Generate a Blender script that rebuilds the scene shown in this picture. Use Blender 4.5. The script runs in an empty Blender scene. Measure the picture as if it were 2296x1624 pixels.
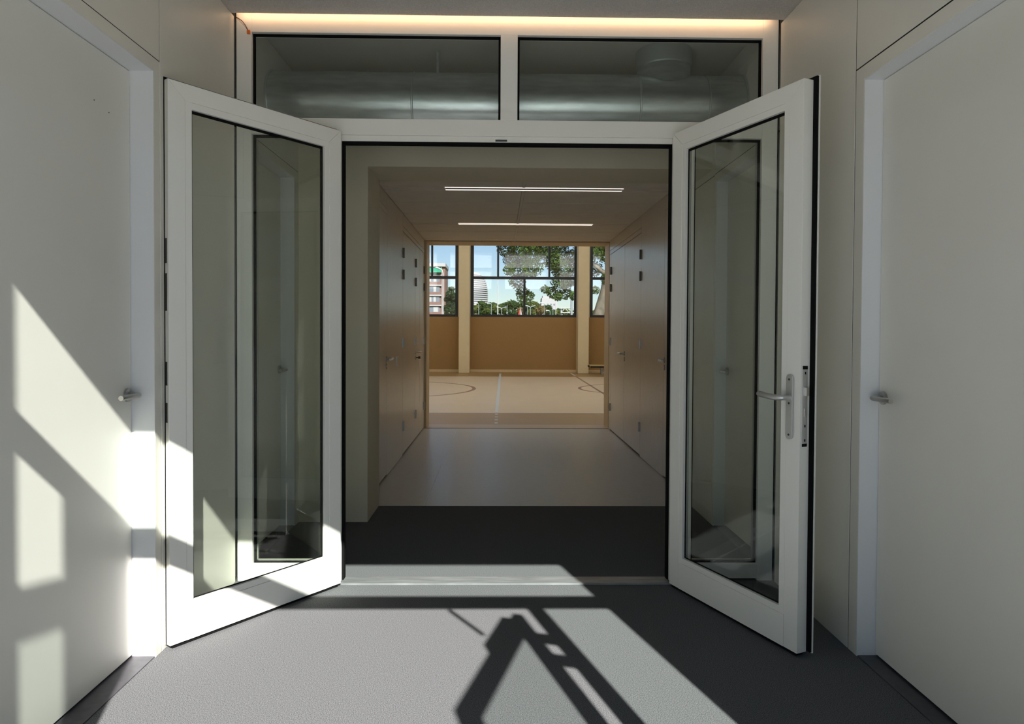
import bpy, bmesh, math, random
from mathutils import Vector, Matrix
import numpy as np

random.seed(7)
rng = np.random.default_rng(7)
scene = bpy.context.scene
col = scene.collection

# ------------------------------------------------------------------ camera
cam_d = bpy.data.cameras.new('camera')
cam = bpy.data.objects.new('camera', cam_d)
col.objects.link(cam)
F_PX, PPX, PPY, W_PX, H_PX = 1500.0, 1144.44, 773.16, 2296.0, 1624.0
cam_d.sensor_fit = 'HORIZONTAL'
cam_d.sensor_width = 36.0
cam_d.lens = F_PX / W_PX * 36.0
cam_d.shift_x = (W_PX / 2 - PPX) / W_PX
cam_d.shift_y = (PPY - H_PX / 2) / W_PX
cam_d.clip_start = 0.02
cam_d.clip_end = 6000.0
right = Vector((0.99984967, -0.01655653, 0.00515034))
up = Vector((-0.0048459, 0.01837547, 0.99981941))
fwd = Vector((0.01664818, 0.99969406, -0.01829248))
cam.matrix_world = Matrix((
    (right.x, up.x, -fwd.x, 0.0),
    (right.y, up.y, -fwd.y, 0.0),
    (right.z, up.z, -fwd.z, 1.29),
    (0, 0, 0, 1)))
scene.camera = cam

# ------------------------------------------------------------------ light
SUN_DIR = Vector((-0.30, 1.0, -0.852)).normalized()
world = bpy.data.worlds.new('world')
scene.world = world
world.use_nodes = True
wn = world.node_tree.nodes
wn.clear()
w_out = wn.new('ShaderNodeOutputWorld')
w_bg = wn.new('ShaderNodeBackground')
w_sky = wn.new('ShaderNodeTexSky')
w_sky.sky_type = 'NISHITA'
w_sky.sun_disc = False
w_sky.sun_elevation = math.asin(-SUN_DIR.z)
w_sky.sun_rotation = math.atan2(-SUN_DIR.x, -SUN_DIR.y)
w_sky.air_density = 1.0
w_sky.dust_density = 0.15
w_sky.ozone_density = 3.0
w_bg.inputs['Strength'].default_value = 0.11
world.node_tree.links.new(w_sky.outputs[0], w_bg.inputs['Color'])
world.node_tree.links.new(w_bg.outputs[0], w_out.inputs['Surface'])

sun_d = bpy.data.lights.new('sun', 'SUN')
sun_d.energy = 15.0
sun_d.angle = math.radians(0.53)
sun_d.color = (1.0, 0.965, 0.92)
sun = bpy.data.objects.new('sun', sun_d)
col.objects.link(sun)
sun.rotation_euler = SUN_DIR.to_track_quat('-Z', 'Y').to_euler()
sun.location = (6, -20, 18)

vs = scene.view_settings
vs.view_transform = 'Standard'
vs.look = 'None'
vs.gamma = 1.0
vs.use_curve_mapping = False
vs.exposure = 0.10
scene.cycles.max_bounces = 13
scene.cycles.diffuse_bounces = 7
scene.cycles.glossy_bounces = 6
scene.cycles.transmission_bounces = 8
scene.cycles.transparent_max_bounces = 24
scene.cycles.caustics_reflective = False
scene.cycles.caustics_refractive = False
scene.cycles.sample_clamp_indirect = 6.0


# ------------------------------------------------------------------ materials
def mat(name, rgb, rough=0.5, metal=0.0, spec=0.5, var=0.0, scale=20.0, bump=0.0, bscale=200.0,
        stretch=None, emit=None, estr=0.0, detail=4.0):
    m = bpy.data.materials.new(name)
    m.use_nodes = True
    nt = m.node_tree
    b = nt.nodes['Principled BSDF']
    b.inputs['Base Color'].default_value = (*rgb, 1)
    b.inputs['Roughness'].default_value = rough
    b.inputs['Metallic'].default_value = metal
    b.inputs['Specular IOR Level'].default_value = spec
    if var or bump:
        tc = nt.nodes.new('ShaderNodeTexCoord')
        mp = nt.nodes.new('ShaderNodeMapping')
        nt.links.new(tc.outputs['Object'], mp.inputs['Vector'])
        if stretch:
            mp.inputs['Scale'].default_value = stretch
    if var:
        n = nt.nodes.new('ShaderNodeTexNoise')
        n.inputs['Scale'].default_value = scale
        n.inputs['Detail'].default_value = detail
        nt.links.new(mp.outputs[0], n.inputs['Vector'])
        r = nt.nodes.new('ShaderNodeValToRGB')
        r.color_ramp.elements[0].position = 0.3
        r.color_ramp.elements[1].position = 0.7
        r.color_ramp.elements[0].color = (*[max(0, c * (1 - var)) for c in rgb], 1)
        r.color_ramp.elements[1].color = (*[min(1, c * (1 + var)) for c in rgb], 1)
        nt.links.new(n.outputs['Fac'], r.inputs['Fac'])
        nt.links.new(r.outputs['Color'], b.inputs['Base Color'])
    if bump:
        n2 = nt.nodes.new('ShaderNodeTexNoise')
        n2.inputs['Scale'].default_value = bscale
        n2.inputs['Detail'].default_value = 3.0
        nt.links.new(mp.outputs[0], n2.inputs['Vector'])
        bp = nt.nodes.new('ShaderNodeBump')
        bp.inputs['Strength'].default_value = bump
        bp.inputs['Distance'].default_value = 0.004
        nt.links.new(n2.outputs['Fac'], bp.inputs['Height'])
        nt.links.new(bp.outputs[0], b.inputs['Normal'])
    if emit:
        b.inputs['Emission Color'].default_value = (*emit, 1)
        b.inputs['Emission Strength'].default_value = estr
    return m


def glass_mat(name, tint, r0=0.04, rough=0.0):
    """clear tinted glass: the same mix of pass-through and mirror from either side (Schlick)"""
    m = bpy.data.materials.new(name)
    m.use_nodes = True
    nt = m.node_tree
    nt.nodes.clear()
    out = nt.nodes.new('ShaderNodeOutputMaterial')
    tr = nt.nodes.new('ShaderNodeBsdfTransparent')
    tr.inputs[0].default_value = (*[math.sqrt(c) for c in tint], 1)
    gl = nt.nodes.new('ShaderNodeBsdfGlossy')
    gl.inputs['Roughness'].default_value = rough
    ge = nt.nodes.new('ShaderNodeNewGeometry')
    dt = nt.nodes.new('ShaderNodeVectorMath')
    dt.operation = 'DOT_PRODUCT'
    nt.links.new(ge.outputs['Incoming'], dt.inputs[0])
    nt.links.new(ge.outputs['Normal'], dt.inputs[1])

    def mth(op, a, b_=None):
        nd = nt.nodes.new('ShaderNodeMath')
        nd.operation = op
        for i, q in enumerate((a, b_)):
            if q is None:
                continue
            if isinstance(q, (int, float)):
                nd.inputs[i].default_value = q
            else:
                nt.links.new(q, nd.inputs[i])
        return nd.outputs[0]
    ab = mth('ABSOLUTE', dt.outputs['Value'])
    om_ = mth('SUBTRACT', 1.0, ab)
    p5 = mth('POWER', om_, 5.0)
    fr = mth('ADD', mth('MULTIPLY', p5, 1 - r0), r0)
    mx = nt.nodes.new('ShaderNodeMixShader')
    nt.links.new(fr, mx.inputs[0])
    nt.links.new(tr.outputs[0], mx.inputs[1])
    nt.links.new(gl.outputs[0], mx.inputs[2])
    nt.links.new(mx.outputs[0], out.inputs['Surface'])
    return m


def leaf_mat(name, rgb, var=0.45, scale=1.5):
    m = bpy.data.materials.new(name)
    m.use_nodes = True
    nt = m.node_tree
    nt.nodes.clear()
    out = nt.nodes.new('ShaderNodeOutputMaterial')
    d = nt.nodes.new('ShaderNodeBsdfDiffuse')
    t = nt.nodes.new('ShaderNodeBsdfTranslucent')
    mx = nt.nodes.new('ShaderNodeMixShader')
    mx.inputs[0].default_value = 0.35
    tc = nt.nodes.new('ShaderNodeTexCoord')
    n = nt.nodes.new('ShaderNodeTexNoise')
    n.inputs['Scale'].default_value = scale
    n.inputs['Detail'].default_value = 6
    nt.links.new(tc.outputs['Object'], n.inputs['Vector'])
    r = nt.nodes.new('ShaderNodeValToRGB')
    r.color_ramp.elements[0].position = 0.3
    r.color_ramp.elements[1].position = 0.7
    r.color_ramp.elements[0].color = (*[c * (1 - var) for c in rgb], 1)
    r.color_ramp.elements[1].color = (*[min(1, c * (1 + var)) for c in rgb], 1)
    nt.links.new(n.outputs['Fac'], r.inputs['Fac'])
    for s in (d, t):
        nt.links.new(r.outputs['Color'], s.inputs['Color'])
    nt.links.new(d.outputs[0], mx.inputs[1])
    nt.links.new(t.outputs[0], mx.inputs[2])
    nt.links.new(mx.outputs[0], out.inputs['Surface'])
    return m


def translucent_mat(name, rgb):
    m = bpy.data.materials.new(name)
    m.use_nodes = True
    nt = m.node_tree
    nt.nodes.clear()
    out = nt.nodes.new('ShaderNodeOutputMaterial')
    t = nt.nodes.new('ShaderNodeBsdfTranslucent')
    t.inputs[0].default_value = (*rgb, 1)
    d = nt.nodes.new('ShaderNodeBsdfDiffuse')
    d.inputs[0].default_value = (*rgb, 1)
    mx = nt.nodes.new('ShaderNodeMixShader')
    mx.inputs[0].default_value = 0.35
    nt.links.new(t.outputs[0], mx.inputs[1])
    nt.links.new(d.outputs[0], mx.inputs[2])
    nt.links.new(mx.outputs[0], out.inputs['Surface'])
    return m


M = {}
M['wall'] = mat('wall_laminate', (0.71, 0.685, 0.61), 0.42, var=0.02, scale=3, spec=0.4)
M['jamb'] = mat('jamb_sky_tint', (0.71, 0.715, 0.72), 0.4)  # cool cast of sky light mixed into the jamb colour
M['leaf'] = mat('door_leaf_laminate', (0.71, 0.69, 0.625), 0.45, var=0.02, scale=2.5, spec=0.4)
M['alu'] = mat('white_powder_coat', (0.78, 0.765, 0.705), 0.35)
M['black'] = mat('black_rubber', (0.006, 0.006, 0.006), 0.85, spec=0.08)
M['seam'] = mat('dark_joint', (0.015, 0.014, 0.012), 0.9, spec=0.1)
M['carpet'] = mat('charcoal_carpet', (0.108, 0.110, 0.114), 0.95, spec=0.15, var=0.8, scale=340, detail=3)
M['ceil'] = mat('acoustic_plaster', (0.55, 0.53, 0.50), 0.9, spec=0.1, var=0.12, scale=160, bump=0.9, bscale=190)
M['lobbyceil'] = mat('lobby_ceiling_paint', (0.62, 0.60, 0.53), 0.8)
M['tile'] = mat('ceiling_tile', (0.80, 0.76, 0.69), 0.8, var=0.03, scale=6, spec=0.2)
M['tilegrid'] = mat('tile_grid', (0.16, 0.145, 0.12), 0.7)
M['pillar'] = mat('pillar_paint', (0.62, 0.57, 0.43), 0.6, var=0.02, scale=4, spec=0.3)
M['wood'] = mat('whitewashed_wood', (0.66, 0.60, 0.51), 0.28, var=0.06, scale=9, stretch=(9, 9, 0.5), spec=0.55, detail=6)
M['jambwood'] = mat('birch_jamb', (0.62, 0.48, 0.29), 0.5, var=0.08, scale=8, stretch=(9, 9, 0.6))
M['lino'] = mat('grey_linoleum', (0.48, 0.44, 0.38), 0.3, var=0.05, scale=14, spec=0.5, bump=0.12, bscale=60, stretch=(1, 3, 1))
M['gymfloor'] = mat('beige_sports_floor', (0.62, 0.50, 0.34), 0.38, var=0.02, scale=2)
M['gymband'] = mat('ochre_sports_floor', (0.34, 0.22, 0.085), 0.4, var=0.03, scale=2)
M['threshold'] = mat('gym_threshold', (0.46, 0.35, 0.24), 0.4)
M['line_white'] = mat('line_pale_blue', (0.55, 0.60, 0.62), 0.4)
M['line_brown'] = mat('line_brown', (0.26, 0.15, 0.09), 0.4)
M['gymwall'] = mat('brown_wall_felt', (0.36, 0.22, 0.09), 0.8, var=0.06, scale=50, spec=0.2)
M['gympale'] = mat('gym_upper_wall', (0.70, 0.62, 0.46), 0.7)
M['column'] = mat('cream_column', (0.72, 0.61, 0.39), 0.6, var=0.02, scale=6)
M['anth'] = mat('anthracite_frame', (0.018, 0.020, 0.026), 0.45)
M['galv'] = mat('galvanised_duct', (0.60, 0.64, 0.63), 0.3, metal=0.85, var=0.12, scale=7, stretch=(1, 1, 6), bump=0.15, bscale=5)
M['galvring'] = mat('galvanised_ring', (0.62, 0.66, 0.65), 0.4, metal=0.8)
M['steel'] = mat('brushed_steel', (0.50, 0.49, 0.46), 0.32, metal=1.0)
M['satin'] = mat('satin_aluminium', (0.56, 0.56, 0.55), 0.42, metal=0.8)
M['hingedark'] = mat('dark_steel_hinge', (0.16, 0.145, 0.12), 0.45, metal=0.7)
M['dark'] = mat('dark_metal', (0.05, 0.05, 0.05), 0.5, metal=0.5)
M['reflector'] = mat('lamp_reflector', (0.85, 0.83, 0.80), 0.25, metal=0.7)
M['lamprim'] = mat('lamp_light_edge', (0.85, 0.80, 0.75), 0.4, emit=(1.0, 0.86, 0.74), estr=1.3)
M['whitepl'] = mat('white_plastic', (0.82, 0.81, 0.78), 0.4)
M['lamphouse'] = mat('lamp_housing', (0.10, 0.095, 0.09), 0.4)
M['alubar'] = mat('worn_aluminium', (0.40, 0.41, 0.42), 0.4, metal=0.7, var=0.3, scale=5, stretch=(1, 8, 1))
M['sill'] = mat('dark_stone_sill', (0.05, 0.048, 0.055), 0.4, var=0.2, scale=40)
M['led'] = mat('led_tape', (1, 0.8, 0.55), 0.5, emit=(1.0, 0.62, 0.36), estr=7.0)
M['orange'] = mat('orange_connector', (0.70, 0.16, 0.02), 0.5)
M['cable'] = mat('brown_cable', (0.10, 0.05, 0.03), 0.6)
M['cablegrey'] = mat('grey_cable', (0.30, 0.28, 0.27), 0.6)
M['glass'] = glass_mat('green_tinted_glass', (0.925, 0.955, 0.92), 0.045)
M['glass_out'] = glass_mat('outer_door_glass', (0.84, 0.90, 0.87), 0.03)
M['glass_gym'] = glass_mat('gym_window_glass', (0.90, 0.93, 0.95), 0.06)
M['spacer'] = mat('glass_spacer', (0.55, 0.53, 0.48), 0.4, metal=0.5)
M['frost'] = translucent_mat('frosted_panel', (0.95, 0.955, 0.95))
M['shell'] = mat('building_shell', (0.35, 0.33, 0.30), 0.9)
M['pave'] = mat('pale_paving', (0.56, 0.58, 0.62), 0.9, var=0.1, scale=3)
M['lawn'] = mat('park_ground', (0.09, 0.13, 0.05), 0.95, var=0.3, scale=0.4)
M['bark'] = mat('plane_bark', (0.075, 0.064, 0.045), 0.9, var=0.45, scale=3.5, bump=0.6, bscale=12)
M['leafA'] = leaf_mat('plane_leaves', (0.050, 0.088, 0.020), 0.55, 1.4)
M['leafB'] = leaf_mat('dark_leaves', (0.030, 0.060, 0.018), 0.4, 0.5)
M['leafC'] = leaf_mat('olive_leaves', (0.075, 0.10, 0.028), 0.35, 0.5)
M['leafD'] = leaf_mat('rust_leaves', (0.11, 0.085, 0.035), 0.35, 0.5)
M['needle'] = leaf_mat('pine_needles', (0.032, 0.055, 0.026), 0.4, 1.5)
M['brickfar'] = mat('far_brick', (0.12, 0.066, 0.052), 0.9)
M['whitefar'] = mat('far_white', (0.235, 0.235, 0.235), 0.8)
M['winfar'] = mat('far_window', (0.10, 0.12, 0.14), 0.15)
M['curtain'] = mat('far_curtain', (0.24, 0.24, 0.235), 0.8)
M['awning'] = mat('green_awning', (0.0, 0.14, 0.075), 0.7)
M['bandfar'] = mat('far_band_glass', (0.07, 0.085, 0.10), 0.5)
M['pole'] = mat('lamp_pole', (0.17, 0.19, 0.205), 0.5, metal=0.2)
M['gantry'] = mat('gantry_white', (0.28, 0.285, 0.29), 0.6)
M['redsail'] = mat('red_cloth', (0.24, 0.03, 0.018), 0.8)
M['bench_top'] = mat('bench_wood', (0.62, 0.47, 0.22), 0.5, var=0.1, scale=6, stretch=(0.5, 8, 8))
M['bench_leg'] = mat('bench_steel', (0.28, 0.28, 0.28), 0.5, metal=0.4)


# ------------------------------------------------------------------ mesh helpers
class MB:
    def __init__(s):
        s.v, s.f = [], []

    def box(s, x0, x1, y0, y1, z0, z1):
        x0, x1 = min(x0, x1), max(x0, x1)
        y0, y1 = min(y0, y1), max(y0, y1)
        z0, z1 = min(z0, z1), max(z0, z1)
        k = len(s.v)
        s.v += [(x0, y0, z0), (x1, y0, z0), (x1, y1, z0), (x0, y1, z0), (x0, y0, z1), (x1, y0, z1), (x1, y1, z1), (x0, y1, z1)]
        s.f += [tuple(k + i for i in q) for q in ((0, 3, 2, 1), (4, 5, 6, 7), (0, 1, 5, 4), (1, 2, 6, 5), (2, 3, 7, 6), (3, 0, 4, 7))]
        return s

    def hexa(s, bottom, top):
        k = len(s.v)
        n = len(bottom)
        s.v += [tuple(p) for p in bottom] + [tuple(p) for p in top]
        s.f.append(tuple(k + i for i in reversed(range(n))))
        s.f.append(tuple(k + n + i for i in range(n)))
        for i in range(n):
            j = (i + 1) % n
            s.f.append((k + i, k + j, k + n + j, k + n + i))
        return s

    def tube(s, pts, r, n=16, cap=True):
        pts = [Vector(p) for p in pts]
        rs = r if isinstance(r, (list, tuple)) else [r] * len(pts)
        k0 = len(s.v)
        ref = None
        for i, p in enumerate(pts):
            if i == 0:
                t = pts[1] - pts[0]
            elif i == len(pts) - 1:
                t = pts[-1] - pts[-2]
            else:
                t = (pts[i + 1] - p).normalized() + (p - pts[i - 1]).normalized()
            t.normalize()
            if ref is None:
                ref = t.cross(Vector((0, 0, 1)))
                if ref.length < 1e-3:
                    ref = t.cross(Vector((1, 0, 0)))
            a = (ref - t * ref.dot(t)).normalized()
            b = t.cross(a)
            ref = a
            for j in range(n):
                th = 2 * math.pi * j / n
                s.v.append(tuple(p + (a * math.cos(th) + b * math.sin(th)) * rs[i]))
        for i in range(len(pts) - 1):
            for j in range(n):
                j2 = (j + 1) % n
                s.f.append((k0 + i * n + j, k0 + (i + 1) * n + j, k0 + (i + 1) * n + j2, k0 + i * n + j2))
        if cap:
            s.f.append(tuple(k0 + j for j in range(n)))
            s.f.append(tuple(k0 + (len(pts) - 1) * n + j for j in reversed(range(n))))
        return s

    def lathe(s, prof, c, n=48):
        k = len(s.v)
        for r, z in prof:
            for j in range(n):
                th = 2 * math.pi * j / n
                s.v.append((c[0] + r * math.cos(th), c[1] + r * math.sin(th), z))
        for i in range(len(prof) - 1):
            for j in range(n):
                j2 = (j + 1) % n
                s.f.append((k + i * n + j, k + i * n + j2, k + (i + 1) * n + j2, k + (i + 1) * n + j))
        s.f.append(tuple(k + j for j in reversed(range(n))))
        s.f.append(tuple(k + (len(prof) - 1) * n + j for j in range(n)))
        return s

    def mesh(s, name, m, smooth=False, bevel=0.0):
        me = bpy.data.meshes.new(name)
        me.from_pydata(s.v, [], s.f)
        if bevel:
            bm = bmesh.new()
            bm.from_mesh(me)
            bmesh.ops.recalc_face_normals(bm, faces=bm.faces)
            bmesh.ops.bevel(bm, geom=[e for e in bm.edges if e.calc_face_angle(0) > 0.7], offset=bevel, segments=2, affect='EDGES', profile=0.5)
            bm.to_mesh(me)
            bm.free()
        else:
            bm = bmesh.new()
            bm.from_mesh(me)
            bmesh.ops.recalc_face_normals(bm, faces=bm.faces)
            bm.to_mesh(me)
            bm.free()
        if smooth:
            for p in me.polygons:
                p.use_smooth = True
            try:
                me.set_sharp_from_angle(angle=math.radians(40))
            except Exception:
                pass
        me.materials.append(M[m])
        return me

    def build(s, name, m, parent=None, smooth=False, bevel=0.0):
        return link(name, s.mesh(name, m, smooth, bevel), parent)


def link(name, me, parent=None):
    o = bpy.data.objects.new(name, me)
    col.objects.link(o)
    if parent is not None:
        o.parent = parent
    return o


def empty(name, loc=(0, 0, 0), rz=0.0):
    o = bpy.data.objects.new(name, None)
    col.objects.link(o)
    o.location = loc
    o.rotation_euler = (0, 0, rz)
    o.empty_display_size = 0.1
    return o


def tag(o, label, cat, group=None, kind=None):
    o['label'] = label
    o['category'] = cat
    if group:
        o['group'] = group
    if kind:
        o['kind'] = kind
    return o


def struct(o, label, cat):
    return tag(o, label, cat, kind='structure')


def box(name, m, x0, x1, y0, y1, z0, z1, parent=None, bevel=0.0):
    return MB().box(x0, x1, y0, y1, z0, z1).build(name, m, parent, bevel=bevel)


# key planes of the building (metres; camera stands at x 0, y 0)
XL, XR = -1.350, 1.437          # entrance walls
LL, LR = -1.441, 1.512          # recessed door leaves
YP = 3.45                       # inner glazed screen
YF = 0.87                       # outer glazed screen
CL, CR = -1.0, 1.47             # corridor walls
YC = 8.95                       # end of corridor
YG = 21.7                       # far gym wall

# ------------------------------------------------------------------ floors and ceilings
struct(box('floor', 'carpet', XL - 0.25, XR + 0.25, 0.80, 4.95, -0.12, 0.0), 'charcoal carpet floor of the entrance lobby', 'floor')
fc = struct(box('floor_corridor', 'lino', CL - 0.25, CR + 0.25, 4.95, YC, -0.12, 0.0), 'smooth grey beige linoleum floor of the corridor', 'floor')
box('weld_seam', 'line_white', -0.557, -0.551, 4.952, YC - 0.01, -0.001, 0.0006, fc)
g = box('floor_gym', 'gymfloor', -9.0, 9.0, 10.76, 19.55, -0.12, 0.0)
struct(g, 'pale beige sports floor of the gym with painted lines', 'floor')
box('border_strip', 'gymband', -9.0, 9.0, 9.34, 10.70, -0.12, 0.0, g)
box('border_strip', 'gymband', -9.0, 9.0, 19.55, YG, -0.12, 0.0, g)
box('threshold_strip', 'threshold', -9.0, 9.0, YC + 0.012, 9.34, -0.12, 0.0, g)
box('court_line', 'line_white', -9.0, 9.0, 10.70, 10.76, -0.12, 0.0, g)


def strip(x0, x1, y0, y1, m, z=0.0):
    return box('court_line', m, x0, x1, y0, y1, z, z + 0.0015, g)


MB().hexa([(-0.063, 10.765, 0), (-0.012, 10.765, 0), (0.065, 20.9, 0), (0.0, 20.9, 0)],
          [(-0.063, 10.765, .0016), (-0.012, 10.765, .0016), (0.065, 20.9, .0016), (0.0, 20.9, .0016)]).build('court_line', 'line_white', g)
for yy in (9.44, 9.77, 10.12, 10.46):
    strip(-0.062, -0.015, yy, yy + 0.12, 'line_white')
MB().hexa([(2.16, 10.765, 0), (2.215, 10.765, 0), (2.30, 20.0, 0), (2.24, 20.0, 0)],
          [(2.16, 10.765, .0012), (2.215, 10.765, .0012), (2.30, 20.0, .0012), (2.24, 20.0, .0012)]).build('court_line', 'line_brown', g)
strip(2.25, 2.31, 20.0, 21.3, 'line_white')


def ring(cx, cy, r, w, m):
    b = MB()
    n = 72
    for j in range(n):
        a0, a1 = 2 * math.pi * j / n, 2 * math.pi * (j + 1) / n
        q = [(cx + rr * math.cos(a), cy + rr * math.sin(a)) for rr, a in ((r, a0), (r + w, a0), (r + w, a1), (r, a1))]
        b.hexa([(x, y, 0) for x, y in q], [(x, y, .0012) for x, y in q])
    return b.build('court_circle', m, g)


ring(-2.85, 15.25, 2.24, 0.085, 'line_brown')
ring(3.33, 15.37, 1.43, 0.075, 'line_brown')

c = struct(box('ceiling', 'ceil', XL - 0.2, XR + 0.2, 0.80, 3.405, 2.885, 3.05), 'grainy grey acoustic plaster ceiling of the entrance', 'ceiling')
struct(box('ceiling_lobby', 'lobbyceil', XL - 0.2, XR + 0.2, 3.405, 4.95, 2.985, 3.10), 'plain ceiling above the round duct in the inner lobby', 'ceiling')
cc = struct(box('ceiling_corridor', 'tilegrid', CL - 0.25, CR + 0.25, 4.95, YC, 2.53, 2.62), 'white tiled ceiling over the corridor', 'ceiling')
rows = [4.955, 5.12, 5.655, 5.775, 6.323, 6.92, 7.52, 7.60, 8.135, 8.737, 8.945]
for i in range(len(rows) - 1):
    y0, y1 = rows[i], rows[i + 1]
    lampy = abs((y0 + y1) / 2 - 5.715) < 0.03 or abs((y0 + y1) / 2 - 7.56) < 0.03
    if lampy:
        box('ceiling_tile', 'tile', CL + 0.004, -0.475, y0 + 0.007, y1 - 0.007, 2.51, 2.53, cc)
        box('ceiling_tile', 'tile', 1.055, CR - 0.004, y0 + 0.007, y1 - 0.007, 2.51, 2.53, cc)
    else:
        box('ceiling_tile', 'tile', CL + 0.004, 0.186, y0 + 0.007, y1 - 0.007, 2.51, 2.53, cc)
        box('ceiling_tile', 'tile', 0.214, CR - 0.004, y0 + 0.007, y1 - 0.007, 2.51, 2.53, cc)
for yy in rows[1:-1]:
    box('joint_strip', 'tilegrid', CL + 0.002, CR - 0.002, yy - 0.0069, yy + 0.0069, 2.5125, 2.531, cc)
for y0, y1 in ((4.955, 5.65), (5.78, 7.51), (7.61, 8.945)):
    box('grid_strip', 'tile', 0.188, 0.212, y0, y1, 2.507, 2.53, cc)
gc = struct(box('ceiling_gym', 'gympale', -9.2, 9.2, 8.97, 11.5, 6.5, 6.8), 'high cream ceiling of the gym with added unseen rooflights', 'ceiling')
for y0, y1 in ((13.5, 14.6), (16.6, 17.7), (19.7, YG + 0.2)):
    box('ceiling_bay', 'gympale', -9.2, 9.2, y0, y1, 6.5, 6.8, gc)
for y0, y1 in ((11.5, 13.5), (14.6, 16.6), (17.7, 19.7)):
    box('ceiling_bay', 'gympale', -9.2, -6.0, y0, y1, 6.5, 6.8, gc)
    box('ceiling_bay', 'gympale', 6.4, 9.2, y0, y1, 6.5, 6.8, gc)
    box('added_rooflight', 'frost', -6.0, 6.4, y0, y1, 6.70, 6.715, gc)  # frosted rooflights added out of view to brighten the gym
struct(box('roof_slab', 'shell', -9.2, 9.2, 0.80, 8.97, 3.10, 3.35), 'flat roof slab over the entrance wing', 'roof')

# ------------------------------------------------------------------ entrance walls with recessed doors
DOORN = [2]


def lever(parent, px, py, pz, sx, sy, mat_='steel', neck=0.052, length=0.135, r=0.0095, rose=0.026):
    """lever handle on a leaf whose face looks along sx (x direction); lever runs along sy (y direction)"""
    h = MB().tube([(px, py, pz), (px + sx * (neck - 0.012), py, pz), (px + sx * (neck - 0.004), py + sy * 0.005, pz),
                   (px + sx * neck, py + sy * 0.015, pz), (px + sx * neck, py + sy * length, pz)], r, 18).build('door_handle', mat_, parent, smooth=True)
    MB().tube([(px, py, pz), (px + sx * 0.008, py, pz)], rose, 28).build('rosette', mat_, h, smooth=True)
    return h


def side_wall(name, side, panels, label, joints=()):
    """side -1 left, +1 right. panels = list of (y0, y1, z0, z1) boxes standing 20 mm proud of the dark backing"""
    X = XL if side < 0 else XR
    xb0 = X + side * 0.105
    w = box(name, 'seam', xb0, xb0 + side * 0.25, 0.80, 4.97, -0.1, 3.1)
    struct(w, label, 'wall')
    for (y0, y1, z0, z1) in panels:
        box('panel', 'wall', X, X + side * 0.10, y0, y1, z0, z1, w, bevel=0.0012)
    for (y0, y1, z0, z1) in joints:
        box('joint', 'seam', X + side * 0.002, X + side * 0.05, y0, y1, z0, z1, w)
    return w


def recess_door(side, y0, y1, ztop, hy, label, lever_to, marks=()):
    """a flush leaf standing back in a reveal between y0 and y1"""
    X = XL if side < 0 else XR
    L = LL if side < 0 else LR
    DOORN[0] += 1
    d = box('door_%d' % DOORN[0], 'leaf', L, L + side * 0.012, y0 + 0.003, y1 - 0.003, 0.012, ztop - 0.003)
    struct(d, label, 'door')
    # jambs and head of the reveal
    box('jamb', 'jamb', X + side * 0.0005, L + side * 0.012, y1, y1 + 0.0029, 0.0, ztop, d)
    box('jamb', 'jamb', X + side * 0.0005, L + side * 0.012, y0 - 0.0029, y0, 0.0, ztop, d)
    box('head', 'jamb', X + side * 0.0005, L + side * 0.012, y0, y1, ztop, ztop + 0.0029, d)
    box('sill', 'sill', X + side * 0.004, L + side * 0.013, y0, y1, -0.02, 0.004, d)
    lever(d, L, hy, 1.04, -side, lever_to)
    for (my, mz) in marks:
        box('peg_hole', 'black', L - side * 0.0006, L + side * 0.002, my, my + 0.004, mz, mz + 0.004, d)
    return d


ZT = 2.299
side_wall('wall_left', -1, [
    (2.694, 3.437, 0, 2.883), (2.645, 2.689, 0, 2.353), (1.697, 2.645, ZT + 0.003, 2.353), (0.95, 2.689, 2.357, 2.883),
    (0.95, 1.697, 0, 2.353), (3.521, 4.524, 2.357, 2.98), (4.437, 4.524, 0, 2.353), (3.521, 4.437, ZT + 0.003, 2.353)],
    'pale panelled wall with dark seams beside the sunlit door',
    [(2.689, 2.694, 2.353, 2.883), (0.95, 2.694, 2.353, 2.357), (3.503, 4.524, 2.353, 2.357)])
side_wall('wall_right', 1, [
    (2.705, 3.437, 0, 2.883), (2.637, 2.699, 0, 2.353), (1.697, 2.637, ZT - 0.001, 2.353), (0.95, 2.699, 2.359, 2.883),
    (0.95, 1.697, 0, 2.353), (3.521, 4.47, 2.357, 2.98), (4.437, 4.47, 0, 2.353), (3.521, 4.437, ZT + 0.003, 2.353),
    (4.474, 4.96, 0, 2.345), (4.474, 4.96, 2.350, 2.98)],
    'pale panelled wall with a full height dark seam in the shade',
    [(2.699, 2.705, 0, 2.883), (0.95, 2.699, 2.353, 2.359), (3.503, 4.47, 2.353, 2.357), (4.47, 4.474, 2.345, 2.98), (4.474, 4.96, 2.345, 2.350)])
recess_door(-1, 1.70, 2.642, ZT, 2.612, 'pale flush door crossed by bright sunlight with a steel lever', -1, [(2.50, 2.09), (2.41, 2.105)])
recess_door(1, 1.70, 2.634, ZT - 0.004, 2.60, 'pale flush door in the shade with a steel lever', -1)
recess_door(-1, 3.53, 4.434, ZT, 4.40, 'flush lobby door behind the glass next to the pillar', -1)
recess_door(1, 3.53, 4.434, ZT, 4.40, 'flush lobby door seen through the open leaf with the handle', -1)

# ------------------------------------------------------------------ portal, pillar
p = struct(box('wall_portal', 'pillar', XL - 0.1, -0.887, 4.526, 4.965, 0.0, 2.40), 'plain olive grey pillar and beam framing the corridor', 'wall')
box('beam', 'pillar', XL - 0.1, XR + 0.1, 4.526, 4.965, 2.40, 3.1, p)

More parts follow.
